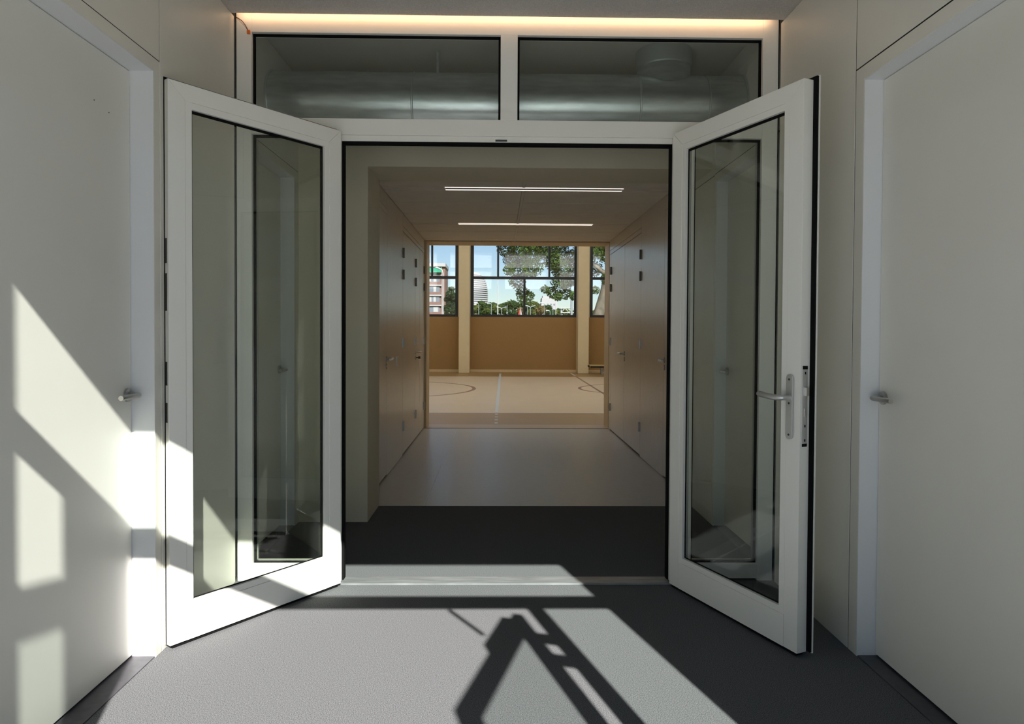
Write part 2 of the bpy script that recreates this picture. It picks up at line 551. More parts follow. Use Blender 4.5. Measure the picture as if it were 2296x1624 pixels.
# ------------------------------------------------------------------ corridor walls
HINGE = MB().box(-0.006, 0.006, -0.030, 0.030, -0.048, 0.048).tube([(0.010, 0, -0.050), (0.010, 0, 0.050)], 0.009, 12).mesh('hinge', 'satin')
HINGEB = MB().box(-0.006, 0.007, -0.024, 0.024, -0.046, 0.046).box(0.0, 0.018, -0.012, 0.012, -0.05, 0.05).mesh('hinge_block', 'hingedark')


def corridor_wall(name, side, seams, end, label):
    X = CL if side < 0 else CR
    w = box(name, 'seam', X + side * 0.022, X + side * 0.25, 4.955, YC, -0.05, 2.62)
    struct(w, label, 'wall')
    s0, s1, s2, s3 = seams
    gp = 0.003
    box('panel', 'wood', X, X + side * 0.02, s0 + gp, s1 - gp, 0.004, 2.52, w)
    box('panel', 'wood', X, X + side * 0.02, 4.97, s0 - gp, 2.381, 2.52, w)
    box('panel', 'wood', X, X + side * 0.02, s1 + gp, end, 2.386, 2.52, w)
    box('panel', 'wood', X, X + side * 0.02, 4.97, s0 - gp, 2.329, 2.377, w)
    box('panel', 'wood', X, X + side * 0.02, s1 + gp, end, 2.334, 2.381, w)
    if s3 < end - 0.02:
        box('panel', 'wood', X, X + side * 0.02, s3 + gp, end, 0.004, 2.330, w)
    return w


def corridor_door(side, y0, y1, label, hy=None, lev=1, hinges=(), key=True, keyin=False):
    X = CL if side < 0 else CR
    DOORN[0] += 1
    d = box('door_%d' % DOORN[0], 'wood', X, X + side * 0.02, y0 + 0.003, y1 - 0.003, 0.02, 2.326)
    struct(d, label, 'door')
    if hy is not None:
        lever(d, X, hy, 1.05, -side, lev, r=0.010, neck=0.055, length=0.13)
        k = MB().tube([(X, hy, 0.985), (X - side * 0.008, hy, 0.985)], 0.026, 24).build('keyhole_rosette', 'steel', d, smooth=True)
        if keyin:
            MB().box(X - side * 0.008, X - side * 0.035, hy - 0.003, hy + 0.003, 0.980, 0.990).box(
                X - side * 0.035, X - side * 0.060, hy - 0.004, hy + 0.004, 0.970, 1.0).build('key', 'dark', k)
    for yy in hinges:
        for zz in (2.107, 1.883, 1.177, 0.313):
            h = link('hinge', HINGEB if zz > 1.5 else HINGE, d)
            h.location = (X, yy, zz)
            h.rotation_euler = (0, 0, 0 if side < 0 else math.pi)
    return d


corridor_wall('wall_corridor_left', -1, (5.98, 6.945, 7.97, 8.865), 8.93, 'pale wood panelled corridor wall on the pillar side')
corridor_wall('wall_corridor_right', 1, (5.955, 6.94, 7.855, 8.80), 8.93, 'pale wood panelled corridor wall opposite the pillar')
corridor_door(-1, 4.97, 5.98, 'pale wood corridor door nearest the pillar', 5.945, -1)
corridor_door(-1, 6.945, 7.97, 'pale wood door leaf hung beside the light switch', None, hinges=(6.95,))
corridor_door(-1, 7.97, 8.40, 'narrow pale wood leaf with a key in its lock', 7.99, 1, hinges=(7.975,), keyin=True)
corridor_door(-1, 8.40, 8.865, 'narrow pale wood leaf against the birch jamb', None, hinges=(8.86,))
corridor_door(1, 4.97, 5.955, 'pale wood corridor door partly hidden by the open glazed leaf', 5.985 - 0.06, -1)
corridor_door(1, 6.94, 7.855, 'pale wood leaf of the double door hung on the nearer hinges', 7.885 - 0.06, 1, hinges=(6.945,))
corridor_door(1, 7.855, 8.80, 'pale wood leaf of the double door hung next to the gym', None, hinges=(8.79,))
sw = MB().box(CL, CL + 0.010, 6.50, 6.60, 0.955, 1.05).build('light_switch', 'whitepl')
tag(sw, 'small white light switch on the pale corridor panel', 'switch')
box('rocker', 'wood', CL + 0.010, CL + 0.0135, 6.514, 6.586, 0.966, 1.04, sw)

# birch door lining at the end of the corridor
t = struct(box('trim_1', 'jambwood', CL - 0.1, -0.973, YC, 9.32, 0.0, 2.493), 'birch lining of the doorway into the gym', 'trim')
box('jamb', 'jambwood', 1.466, CR + 0.2, YC, 9.32, 0.0, 2.493, t)
box('head', 'jambwood', CL - 0.1, 0.16, YC, 9.32, 2.493, 2.53, t)
box('head', 'jambwood', 0.163, CR + 0.2, YC, 9.32, 2.493, 2.53, t)
box('joint', 'seam', CL, CR, YC - 0.004, YC + 0.012, -0.02, 0.002, t)

# corridor ceiling lamps
LAMPS = []
for i, yy in enumerate((5.715, 7.56)):
    r = empty('ceiling_light', (0.29, yy, 2.51))
    tag(r, ('long slim recessed ceiling light nearest the glass doors', 'long slim recessed ceiling light nearest the gym')[i], 'ceiling light', 'recessed corridor lights')
    hw = 0.045 if i == 0 else 0.034
    MB().box(-0.75, 0.75, -hw, hw, 0.035, 0.045).build('housing', 'lamphouse', r)
    for sgn in (-1, 1):
        box('rim', 'lamprim', -0.755, 0.755, sgn * hw, sgn * (hw + 0.005), -0.003, 0.003, r)
        box('side', 'lamphouse', -0.75, 0.75, sgn * (hw + 0.001), sgn * (hw + 0.007), 0.004, 0.045, r)
        box('end_cap', 'whitepl', sgn * 0.755, sgn * 0.763, -hw - 0.008, hw + 0.008, -0.005, 0.03, r)
    MB().tube([(-0.72, 0, 0.020), (0.72, 0, 0.020)], 0.009, 12).build('tube', 'reflector', r, smooth=True)
    LAMPS.append(r)

# ------------------------------------------------------------------ inner glazed screen
s = empty('window_1', (0, YP, 0))
struct(s, 'white framed glazed screen with transom panes around the open doors', 'glazed screen')
FD = 0.07


def member(nm, x0, x1, z0, z1, m='alu', y0=0.0, y1=FD, par=None, bevel=0.0015):
    return box(nm, m, x0, x1, y0, y1, z0, z1, par or s, bevel=bevel)


member('stile', XL + 0.006, -1.267, 0.0, 2.98)
member('stile', 1.351, XR - 0.006, 0.0, 2.98)
member('joint', XL + 0.0005, XL + 0.006, 0.0, 2.98, 'black', 0.004, 0.05, bevel=0)
member('joint', XR - 0.006, XR - 0.0005, 0.0, 2.98, 'black', 0.004, 0.05, bevel=0)
member('top_rail', -1.267, 1.351, 2.811, 2.98)
member('header', -1.267, 1.351, 2.297, 2.379)
member('mullion', 0.0, 0.087, 2.379, 2.811)
member('jamb', -0.915, -0.812, 0.0, 2.297)
member('jamb', 0.890, 1.003, 0.0, 2.297)
member('bottom_rail', -1.267, -0.915, 0.012, 0.088)
member('bottom_rail', 1.003, 1.351, 0.012, 0.088)
member('door_stop', -0.812, 0.890, 2.268, 2.297, 'alu', 0.012, FD)
member('gasket', -0.812, 0.890, 2.254, 2.268, 'black', 0.016, 0.05, bevel=0)
member('gasket', -0.812, -0.800, 0.0, 2.262, 'black', 0.016, 0.05, bevel=0)
member('gasket', 0.880, 0.890, 0.0, 2.262, 'black', 0.016, 0.05, bevel=0)
member('strike_plate', -0.025, 0.035, 2.272, 2.281, 'dark', 0.009, 0.012, bevel=0)


def pane(par, x0, x1, z0, z1, y=0.022, gas=0.011, m='glass', spacer=True, bottom_gas=True):
    b = MB()
    b.box(x0, x1, y, y + 0.012, z1 - gas, z1).box(x0, x0 + gas, y, y + 0.012, z0, z1).box(x1 - gas, x1, y, y + 0.012, z0, z1)
    if bottom_gas:
        b.box(x0, x1, y, y + 0.012, z0, z0 + gas * 0.7)
    q = box('pane', m, x0, x1, y + 0.012, y + 0.016, z0, z1, par)
    b.build('gasket', 'black', q)
    if spacer:
        e = 0.012
        MB().box(x0 + gas, x1 - gas, y + 0.017, y + 0.03, z0, z0 + e).box(x0 + gas * 0.5, x0 + gas + 0.004, y + 0.017, y + 0.03, z0, z1).box(
            x1 - gas - 0.004, x1 - gas * 0.5, y + 0.017, y + 0.03, z0, z1).build('spacer', 'spacer', q)
    return q


pane(s, -1.267, 0.0, 2.379, 2.811, spacer=False, bottom_gas=False)
pane(s, 0.087, 1.351, 2.379, 2.811, spacer=False, bottom_gas=False)
pane(s, -1.267, -0.915, 0.088, 2.297)
pane(s, 1.003, 1.351, 0.088, 2.297)

th = empty('threshold', (0, 3.395, 0))
struct(th, 'worn aluminium door threshold strip across the carpet', 'threshold')
th.name = 'trim_2'
box('plate', 'alubar', -0.80, 0.0, 0.018, 0.105, 0.0, 0.004, th)
box('plate', 'alubar', 0.0, 0.885, 0.018, 0.105, 0.0, 0.003, th)
box('ridge', 'alubar', -0.80, 0.885, 0.0, 0.020, 0.0, 0.009, th)

# ------------------------------------------------------------------ glazed door leaves
def glazed_leaf(name, hinge, free, sgn, label, z0=0.018, z1=2.292, T=0.050, m='alu', stile=0.098, top=0.098, bottom=0.158, gl='glass', lip=True, st=0.010, lt=0.006, ov=0.020):
    """local x runs hinge to free edge; the visible face is at local y 0 and the leaf lies towards -sgn*y"""
    d = Vector((free[0] - hinge[0], free[1] - hinge[1], 0))
    Wd = d.length
    r = empty(name, (hinge[0], hinge[1], 0), math.atan2(d.y, d.x))
    struct(r, label, 'door')
    bk = -sgn

    def B(nm, x0, x1, ya, yb, za, zb, mt=m, par=None, bevel=0.0):
        return box(nm, mt, x0, x1, bk * ya, bk * yb, za, zb, par or r, bevel=bevel)

    bead = 0.028
    si, ti, bi = stile - bead, top - bead, bottom - bead

    def prism(nm, pts):
        b = MB().hexa([(x, 0.0, z) for x, z in pts], [(x, bk * T, z) for x, z in pts])
        return b.build(nm, m, r, bevel=0.0012)

    prism('stile', [(0, z0), (si, z0), (si, z1 - ti), (0, z1)])
    prism('stile', [(Wd - si, z0), (Wd, z0), (Wd, z1), (Wd - si, z1 - ti)])
    prism('top_rail', [(0.001, z1), (si + 0.001, z1 - ti), (Wd - si - 0.001, z1 - ti), (Wd - 0.001, z1)])
    B('bottom_rail', si + 0.0008, Wd - si - 0.0008, 0, T, z0, z0 + bi)
    B('glazing_bead', si + 0.0008, stile, 0.0015, 0.016, z0 + bi, z1 - ti)
    B('glazing_bead', Wd - stile, Wd - si - 0.0008, 0.0015, 0.016, z0 + bi, z1 - ti)
    B('glazing_bead', stile, Wd - stile, 0.0015, 0.016, z1 - top, z1 - ti - 0.0008)
    B('glazing_bead', stile, Wd - stile, 0.0015, 0.016, z0 + bi + 0.0008, z0 + bottom)
    q = B('pane', si, Wd - si, 0.0200, 0.0245, z0 + bi, z1 - ti, gl)
    ga = 0.012
    gb = MB()
    for (x0, x1, a0, a1) in ((stile, Wd - stile, z1 - top - ga, z1 - top + 0.01), (stile - 0.01, stile + ga * 0.5, z0 + bottom, z1 - top), (Wd - stile - ga * 0.8, Wd - stile + 0.01, z0 + bottom, z1 - top),
                             (stile, Wd - stile, z0 + bottom - 0.01, z0 + bottom + ga * 0.4)):
        gb.box(x0, x1, bk * 0.016, bk * 0.0195, a0, a1)
    gb.build('gasket', 'black', q)
    if lip:
        y1, y2 = T + st, T + st + lt
        B('cover_lip', 0.0, 0.07, y1, y2, z0, z1 + 0.014)
        B('cover_lip', Wd - si, Wd + ov, y1, y2, z0, z1 + 0.014)
        B('cover_lip', 0.07, Wd - si, y1, y2, z1 - ti, z1 + 0.014)
        B('cover_lip', 0.07, Wd - si, y1, y2, z0, z0 + bi)
        B('brush_seal', 0.01, Wd - 0.012, 0.008, T - 0.006, z0 - 0.014, z0, 'black')
        # black rubber band on the three closing edges
        b2 = MB()
        b2.box(Wd - 0.03, Wd + ov * 0.85, bk * T, bk * y1, z0 + 0.003, z1 + 0.012)
        b2.box(0.004, 0.03, bk * T, bk * y1, z0 + 0.003, z1 + 0.012)
        b2.box(0.03, Wd - 0.03, bk * T, bk * y1, z1 - 0.02, z1 + 0.012)
        b2.build('seal', 'black', r)
    return r, Wd, bk, T


dl, WL, bkL, TL_ = glazed_leaf('door_1', (-0.796, 3.373), (-1.320, 2.694), 1, 'open white framed glass door leaf lit by the sun', T=0.028, st=0.003, lt=0.003, ov=0.003)
dr, WR, bkR, TR_ = glazed_leaf('door_2', (0.870, 3.368), (1.188, 2.616), -1, 'open white framed glass door leaf carrying the lever handle')

# lock hardware on the edge of the sunlit leaf
for za, zb in ((1.56, 1.66), (1.37, 1.52), (1.07, 1.165), (0.92, 1.00)):
    box('lock_plate', 'dark', WL - 0.0005, WL + 0.002, bkL * 0.012, bkL * 0.024, za, zb, dl)

# handle of the shaded leaf
hx = WR - 0.047
fs = -bkR
pl = MB()
n = 10
za, zb, hw2 = 0.868, 1.128, 0.0165
outl = [(hx + hw2 * math.cos(math.pi * k / n), zb - hw2 + hw2 * math.sin(math.pi * k / n)) for k in range(n + 1)] + \
       [(hx - hw2 * math.cos(math.pi * k / n), za + hw2 - hw2 * math.sin(math.pi * k / n)) for k in range(n + 1)]
pl.hexa([(x, 0.0, z) for x, z in outl], [(x, fs * 0.010, z) for x, z in outl])
hp = pl.build('handle_plate', 'satin', dr, bevel=0.002)
for zz in (1.108, 1.012, 0.886):
    MB().tube([(hx, fs * 0.0095, zz), (hx, fs * 0.0108, zz)], 0.0045, 14).build('screw', 'dark', hp, smooth=True)
MB().tube([(hx, fs * 0.008, 1.036), (hx, fs * 0.045, 1.036), (hx - 0.008, fs * 0.052, 1.036), (hx - 0.030, fs * 0.054, 1.035), (hx - 0.075, fs * 0.052, 1.037),
           (hx - 0.118, fs * 0.050, 1.042), (hx - 0.126, fs * 0.050, 1.043)], [0.011, 0.011, 0.0125, 0.0125, 0.0115, 0.0125, 0.009], 18).build('door_handle', 'satin', dr, smooth=True)
MB().tube([(WR - 0.047, -fs * 0.066, 1.036), (WR - 0.047, -fs * 0.105, 1.036), (WR - 0.047, -fs * 0.107, 1.036)], [0.012, 0.012, 0.008], 16).build('outer_knob', 'satin', dr, smooth=True)
lp = box('lock_plate', 'satin', WR - 0.0005, WR + 0.003, bkR * 0.012, bkR * 0.036, 0.855, 1.150, dr)
box('cap', 'black', WR - 0.0005, WR + 0.0034, bkR * 0.012, bkR * 0.036, 1.150, 1.163, lp)
box('cap', 'black', WR - 0.0005, WR + 0.0034, bkR * 0.012, bkR * 0.036, 0.843, 0.855, lp)
box('latch', 'steel', WR + 0.003, WR + 0.012, bkR * 0.022, bkR * 0.036, 1.045, 1.078, lp)
for zz in (1.135, 0.975, 0.925, 0.868):
    box('lock_hole', 'black', WR + 0.003, WR + 0.0036, bkR * 0.021, bkR * 0.027, zz - 0.005, zz + 0.005, lp)
box('dead_bolt', 'steel', WR + 0.003, WR + 0.005, bkR * 0.02, bkR * 0.026, 0.962, 0.995, lp)

# ------------------------------------------------------------------ duct above the lobby
du = empty('ventilation_duct', (0, 4.06, 2.645))
tag(du, 'round galvanised ventilation duct behind the transom glass', 'duct')
RD = 0.193
segs = [(XL + 0.001, -0.512), (-0.508, 0.812), (0.816, 1.212), (1.216, XR - 0.001)]
for x0, x1 in segs:
    MB().tube([(x0, 0, 0), (x1, 0, 0)], RD, 56, cap=False).build('pipe', 'galv', du, smooth=True)
for xx in (-0.51, 0.814, 1.214):
    MB().tube([(xx - 0.006, 0, 0), (xx - 0.003, 0, 0), (xx + 0.003, 0, 0), (xx + 0.006, 0, 0)], [RD, RD + 0.005, RD + 0.005, RD], 56, cap=False).build('seam_ring', 'galvring', du, smooth=True)
MB().tube([(0.985, 0, 0.12), (0.985, 0, 0.245)], 0.158, 48, cap=False).build('branch', 'galv', du, smooth=True)
MB().tube([(0.985, 0, 0.235), (0.985, 0, 0.240), (0.985, 0, 0.330), (0.985, 0, 0.34)], [0.158, 0.166, 0.166, 0.166], 48, cap=False).build('collar', 'galvring', du, smooth=True)
MB().tube([(XL + 0.001, 0, 0), (XL + 0.012, 0, 0)], RD + 0.008, 56).build('wall_ring', 'galvring', du, smooth=True)
MB().tube([(XR - 0.012, 0, 0), (XR - 0.001, 0, 0)], RD + 0.008, 56).build('wall_ring', 'galvring', du, smooth=True)
MB().tube([(-0.378, 0, 0.19), (-0.378, 0, 0.34)], 0.008, 10).build('hanger_rod', 'galv', du, smooth=True)

# ------------------------------------------------------------------ led tape and its cable
le = empty('led_strip', (0, 3.405, 2.9))
tag(le, 'glowing warm led strip along the ceiling edge above the transom', 'light strip')
MB().box(XL + 0.02, XR - 0.055, 0.0005, 0.004, -0.008, 0.010).build('tape', 'led', le)
MB().box(XL + 0.02, XR - 0.055, 0.0, 0.035, 0.055, 0.060).build('channel', 'alu', le)
wc = empty('led_cable', (XL + 0.01, 3.445, 2.88))
tag(wc, 'loose thin led cable with an orange connector hanging at the corner', 'cable')
MB().tube([(0, -0.004, 0), (0.012, -0.010, -0.008), (0.032, -0.014, -0.022), (0.050, -0.012, -0.045), (0.060, -0.008, -0.066)], 0.0022, 8).build('wire', 'cable', wc, smooth=True)
MB().tube([(0, -0.003, -0.002), (0.020, -0.006, -0.022), (0.044, -0.008, -0.046), (0.060, -0.006, -0.068)], 0.0013, 8).build('wire', 'cablegrey', wc, smooth=True)
MB().box(0.055, 0.071, -0.012, -0.001, -0.084, -0.066).build('connector', 'orange', wc, bevel=0.001)

# ------------------------------------------------------------------ outer entrance screen behind the camera's view
ow = struct(box('wall_front', 'shell', -9.2, -1.102 - 0.06, 0.80, 0.95, -0.2, 3.4), 'outer entrance wall of the building', 'wall')
box('wall_block', 'shell', 1.188 + 0.06, 9.2, 0.80, 0.95, -0.2, 3.4, ow)
box('wall_block', 'shell', -1.162, 1.248, 0.80, 0.95, 2.47, 3.4, ow)
so = empty('window_2', (0, YF, 0))
struct(so, 'white framed outer entrance screen with transom and sidelights', 'glazed screen')


def om(nm, x0, x1, z0, z1, y0=-0.02, y1=0.02, m='alu'):
    return box(nm, m, x0, x1, y0, y1, z0, z1, so)


om('jamb', -1.165, -1.102, 0, 2.47)
om('jamb', 1.188, 1.25, 0, 2.47)
om('top_rail', -1.102, 1.188, 2.413, 2.47)
om('transom_rail', -1.102, 1.188, 1.912, 2.011)
om('mullion', 0.808, 0.876, 0.0, 1.912)
om('mullion', -1.029, -0.921, 0.0, 1.912)
om('bottom_rail', 0.876, 1.188, 0.0, 0.06)
om('bottom_rail', -1.102, -1.029, 0.0, 0.06)
om('pane', -1.102, 1.188, 2.011, 2.413, -0.002, 0.002, 'glass_out')
om('pane', 0.876, 1.188, 0.06, 1.912, -0.002, 0.002, 'glass_out')
om('pane', -1.102, -1.029, 0.06, 1.912, -0.002, 0.002, 'glass_out')
DOORN[0] += 1
outR, WoR, bo, To = glazed_leaf('door_%d' % DOORN[0], (0.782, 0.80), (0.562, 0.015), 1, 'outer glass door leaf swung open with a door closer', z0=0.02, z1=1.905, T=0.045, stile=0.09, top=0.105, bottom=0.16, gl='glass_out', lip=False)
for zz in (1.705, 1.545, 0.29):
    box('hinge', 'satin', -0.012, 0.022, -0.02, 0.075, zz - 0.03, zz + 0.03, outR)
box('door_closer', 'satin', 0.02, 0.30, bo * (To + 0.0), bo * (To + 0.06), 1.815, 1.875, outR)
ca = MB().tube([(0.60, 0.62, 1.885), (0.447, 0.845, 1.905)], 0.011, 10)
arm = ca.build('closer_arm', 'satin', so, smooth=True)
arm.location = (0, -YF, 0)
DOORN[0] += 1
outL, WoL, bo2, To2 = glazed_leaf('door_%d' % DOORN[0], (-0.935, 0.80), (-1.01, -0.015), -1, 'outer glass door leaf swung open beside the sunny wall', z0=0.02, z1=1.86, T=0.045, stile=0.09, top=0.105, bottom=0.16, gl='glass_out', lip=False)

struct(box('pavement', 'pave', -40, 40, -40, 0.80, -0.12, -0.005), 'pale paving in front of the entrance', 'pavement')
struct(box('ground', 'lawn', -700, 700, YG + 0.3, 1600, -0.4, -0.15), 'park and street ground beyond the gym', 'ground')

# ------------------------------------------------------------------ gym shell
near = struct(box('wall_gym_near', 'gympale', -9.2, CL - 0.1, YC, 9.27, -0.1, 3.51), 'cream near wall of the gym with frosted clerestory', 'wall')
box('wall_block', 'gympale', CR + 0.2, 9.2, YC, 9.27, -0.1, 3.51, near)
box('wall_block', 'gympale', CL - 0.1, CR + 0.2, YC, 9.27, 2.53, 3.51, near)
box('wall_block', 'gympale', -9.2, 9.2, YC, 9.27, 5.37, 6.55, near)
box('wall_block', 'gympale', -9.2, 9.2, YC, 9.27, 4.52, 4.59, near)
xs = [-8.13, -5.33, -2.53, 0.27, 3.07, 5.87]
edges = [-9.2] + sum([[x, x + 2.15] for x in xs], []) + [9.2]
for i in range(0, len(edges), 2):
    for z0, z1 in ((3.51, 4.52), (4.59, 5.37)):
        box('pier', 'gympale', edges[i], edges[i + 1], YC, 9.27, z0, z1, near)
for x in xs:
    for z0, z1 in ((3.51, 4.52), (4.59, 5.37)):
        box('frosted_panel', 'frost', x, x + 2.15, 9.10, 9.115, z0, z1, near)
struct(box('wall_gym_left', 'gympale', -9.3, -9.0, YC, YG + 0.2, -0.1, 6.6), 'cream side wall of the gym', 'wall')
struct(box('wall_gym_right', 'gympale', 9.0, 9.3, YC, YG + 0.2, -0.1, 6.6), 'cream opposite side wall of the gym', 'wall')
fw = struct(box('wall_gym_far', 'gymwall', -9.2, 9.2, YG, YG + 0.25, -0.1, 1.79), 'brown far gym wall below the dark windows', 'wall')
box('wall_block', 'gympale', -9.2, 9.2, YG, YG + 0.25, 5.0, 6.6, fw)
bb = struct(box('baseboard_far', 'jambwood', -9.0, 9.0, YG - 0.02, YG - 0.001, 0.0, 0.085), 'ochre skirting along the far gym wall', 'skirting')
pitch = 3.86
for i, cx in enumerate((-1.113, 2.672)):
    nm = ['between the apartment window and the wide window', 'next to the gym bench']
    cobj = box('column', 'column', max(cx - 0.175, -8.99), min(cx + 0.172, 8.99), YG - 0.5, YG - 0.001, 0.0, 6.49, bevel=0.01)
    struct(cobj, 'square cream gym column ' + nm[i], 'column')
for xa, xb in ((-9.2, -8.60), (-5.20, -4.735), (-1.335, -0.936), (2.524, 2.93), (6.39, 9.2)):
    box('wall_strip', 'gympale', xa, xb, YG, YG + 0.25, 1.79, 5.0, fw)
names = ['beyond the view', 'towards the brick apartment block', 'in the middle with five panes', 'behind the gym bench']
for i, x0 in enumerate((-8.60, -4.735, -0.936, 2.93)):
    x1 = x0 + (3.40 if i < 2 else 3.46)
    w = empty('window_%d' % (3 + i), (0, YG, 0))
    struct(w, 'anthracite framed gym window ' + names[i], 'window')
    Z0, Z1, fw_ = 1.785, 5.0, 0.10

    def wm(nm, a0, a1, b0, b1, y0=0.02, y1=0.09, m='anth'):
        return box(nm, m, a0, a1, y0, y1, b0, b1, w, bevel=0.004 if m == 'anth' else 0)
    wm('stile', x0, x0 + fw_, Z0, Z1)
    wm('stile', x1 - fw_, x1, Z0, Z1)
    wm('bottom_rail', x0 + fw_, x1 - fw_, Z0, Z0 + 0.085)
    wm('top_rail', x0 + fw_, x1 - fw_, Z1 - 0.08, Z1)
    wm('middle_rail', x0 + fw_, x1 - fw_, 3.015, 3.105)
    ms = [x0 + 0.886, x0 + 2.55]
    ml = x0 + 1.745
    for q in ms:
        wm('mullion', q - 0.032, q + 0.032, 3.105, Z1 - 0.08)
    wm('mullion', ml - 0.036, ml + 0.036, Z0 + 0.085, 3.015)
    ex = [x0 + fw_] + sum([[q - 0.032, q + 0.032] for q in ms], []) + [x1 - fw_]
    for k in range(0, 6, 2):
        wm('pane', ex[k], ex[k + 1], 3.105, Z1 - 0.08, 0.05, 0.055, 'glass_gym')
    wm('pane', x0 + fw_, ml - 0.036, Z0 + 0.085, 3.015, 0.05, 0.055, 'glass_gym')
    wm('pane', ml + 0.036, x1 - fw_, Z0 + 0.085, 3.015, 0.05, 0.055, 'glass_gym')

# gym bench
b = empty('gym_bench', (2.78, 20.85, 0))
tag(b, 'low wooden gym bench on steel feet below the window', 'bench')
box('seat', 'bench_top', 0.03, 2.9, -0.13, 0.13, 0.255, 0.29, b, bevel=0.004)
box('end_cap', 'dark', 0.0, 0.03, -0.12, 0.12, 0.225, 0.285, b, bevel=0.006)
box('beam', 'dark', 0.08, 2.85, -0.025, 0.025, 0.20, 0.255, b)
for xx in (0.42, 2.4):
    box('leg', 'bench_leg', xx - 0.03, xx + 0.03, -0.04, 0.04, 0.03, 0.20, b)
    box('foot', 'bench_leg', xx - 0.03, xx + 0.03, -0.19, 0.19, 0.0, 0.03, b, bevel=0.005)
box('name_plate', 'whitepl', 0.62, 0.95, -0.028, -0.0255, 0.085, 0.12, b)
box('lower_rail', 'bench_leg', 0.45, 2.37, -0.024, 0.024, 0.07, 0.13, b)


# ------------------------------------------------------------------ world beyond the gym windows
def px(x, y, Y):
    """position of a landmark measured as bearing (offset from the corridor axis per 1500) at distance Y"""
    return ((x - 1119.6) * Y / 1500.0, Y, 1.29 + (745.6 + 0.0052 * (x - 1119.6) - y) * Y / 1500.0)


def leaves(name, m, centers, radii, n, size, parent, flat=0.75, kind='stuff'):
    """scattered leaf blades filling ellipsoids"""
    centers = np.array(centers, float)
    radii = np.array(radii, float)
    wgt = radii.prod(axis=1) ** (2 / 3)
    idx = rng.choice(len(centers), n, p=wgt / wgt.sum())
    d = rng.normal(size=(n, 3))
    d /= np.linalg.norm(d, axis=1)[:, None]
    rr = rng.uniform(0.35, 1.0, n) ** 0.6
    P = centers[idx] + d * rr[:, None] * radii[idx]
    a = rng.normal(size=(n, 3))
    a[:, 2] *= flat
    a /= np.linalg.norm(a, axis=1)[:, None]
    t = rng.normal(size=(n, 3))
    bb_ = np.cross(a, t)
    bb_ /= np.linalg.norm(bb_, axis=1)[:, None]
    s_ = size * rng.uniform(0.7, 1.3, n)[:, None]
    V = np.empty((n, 4, 3))
    V[:, 0] = P - a * s_ * 0.55
    V[:, 1] = P + bb_ * s_ * 0.36
    V[:, 2] = P + a * s_ * 0.55
    V[:, 3] = P - bb_ * s_ * 0.36
    me = bpy.data.meshes.new(name)
    me.from_pydata(V.reshape(-1, 3).tolist(), [], np.arange(n * 4).reshape(n, 4).tolist())
    me.materials.append(M[m])
    o = link(name, me, parent)
    if kind:
        o['kind'] = kind
    return o


# plane tree close to the windows
pt = empty('plane_tree', (5.4, 40, -0.2))
tag(pt, 'big leafy plane tree with a leaning sunlit trunk outside the window', 'tree')
tr = MB().tube([(-0.15, 0, 0), (0.15, 0, 1.2), (0.56, 0, 2.7), (0.90, 0.05, 3.9), (1.12, 0.1, 4.9), (1.35, 0.2, 6.2), (1.7, 0.3, 8.5)], [0.42, 0.36, 0.32, 0.29, 0.28, 0.26, 0.18], 18).build('trunk', 'bark', pt, smooth=True)
for q in ([(1.1, 0.1, 4.9), (0.2, 0, 5.6), (-1.4, 0, 5.9), (-3.0, 0, 5.6)], [(1.25, 0.2, 6.0), (0.0, 0.4, 7.2), (-2.0, 0.5, 7.8), (-4.0, 0.5, 7.4)],
          [(1.2, 0.2, 5.6), (2.4, 0.3, 6.6), (3.5, 0.3, 7.4)]):
    MB().tube(q, [0.16, 0.11, 0.08, 0.04][:len(q)], 10).build('branch', 'bark', pt, smooth=True)
cl = []
for (x, y, r) in ((1135, 556, 24), (1150, 580, 24), (1165, 560, 30), (1190, 572, 30), (1205, 548, 34), (1165, 600, 30), (1190, 605, 26), (1160, 630, 20), (1172, 655, 17), (1185, 665, 14), (1170, 672, 12),
                  (1225, 560, 32), (1240, 590, 24), (1250, 560, 26), (1262, 600, 30), (1255, 630, 22), (1270, 655, 18), (1240, 655, 16), (1222, 648, 12), (1275, 625, 22), (1285, 665, 12), (1248, 668, 11), (1285, 580, 26), (1140, 610, 14),
                  (1310, 570, 34), (1340, 556, 30), (1360, 570, 26), (1335, 600, 22), (1335, 650, 12), (1360, 625, 16), (1200, 500, 60), (1260, 500, 60), (1320, 500, 60), (1140, 510, 40), (1390, 540, 50)):
    c3 = px(x, y, 40)
    cl.append((c3[0] - 5.4, rng.uniform(-1.1, 1.1), c3[2] + 0.2, r * 40 / 1500.0))
leaves('foliage', 'leafA', [k[:3] for k in cl], [(k[3], k[3] * 1.2, k[3] * 0.85) for k in cl], 42000, 0.11, pt)

# pine
q = px(1012, 700, 90)
pn = empty('pine_tree', (q[0], 90, -0.2))
tag(pn, 'dark pine tree standing before the brick apartment block', 'tree')
MB().tube([(0, 0, 0), (0.1, 0, 4), (0.3, 0, 7)], [0.22, 0.16, 0.06], 10).build('trunk', 'bark', pn, smooth=True)
cl = [((x - 1012) * 0.06, rng.uniform(-.5, .5), 0.2 + px(x, y, 90)[2], r * 0.06) for x, y, r in
      ((1012, 648, 8), (1010, 660, 12), (1018, 668, 12), (1003, 672, 9), (1013, 682, 14), (1002, 692, 11), (1022, 690, 12), (1012, 700, 16), (1016, 712, 16))]
leaves('foliage', 'needle', [k[:3] for k in cl], [(k[3], k[3], k[3] * 0.7) for k in cl], 4500, 0.22, pn)

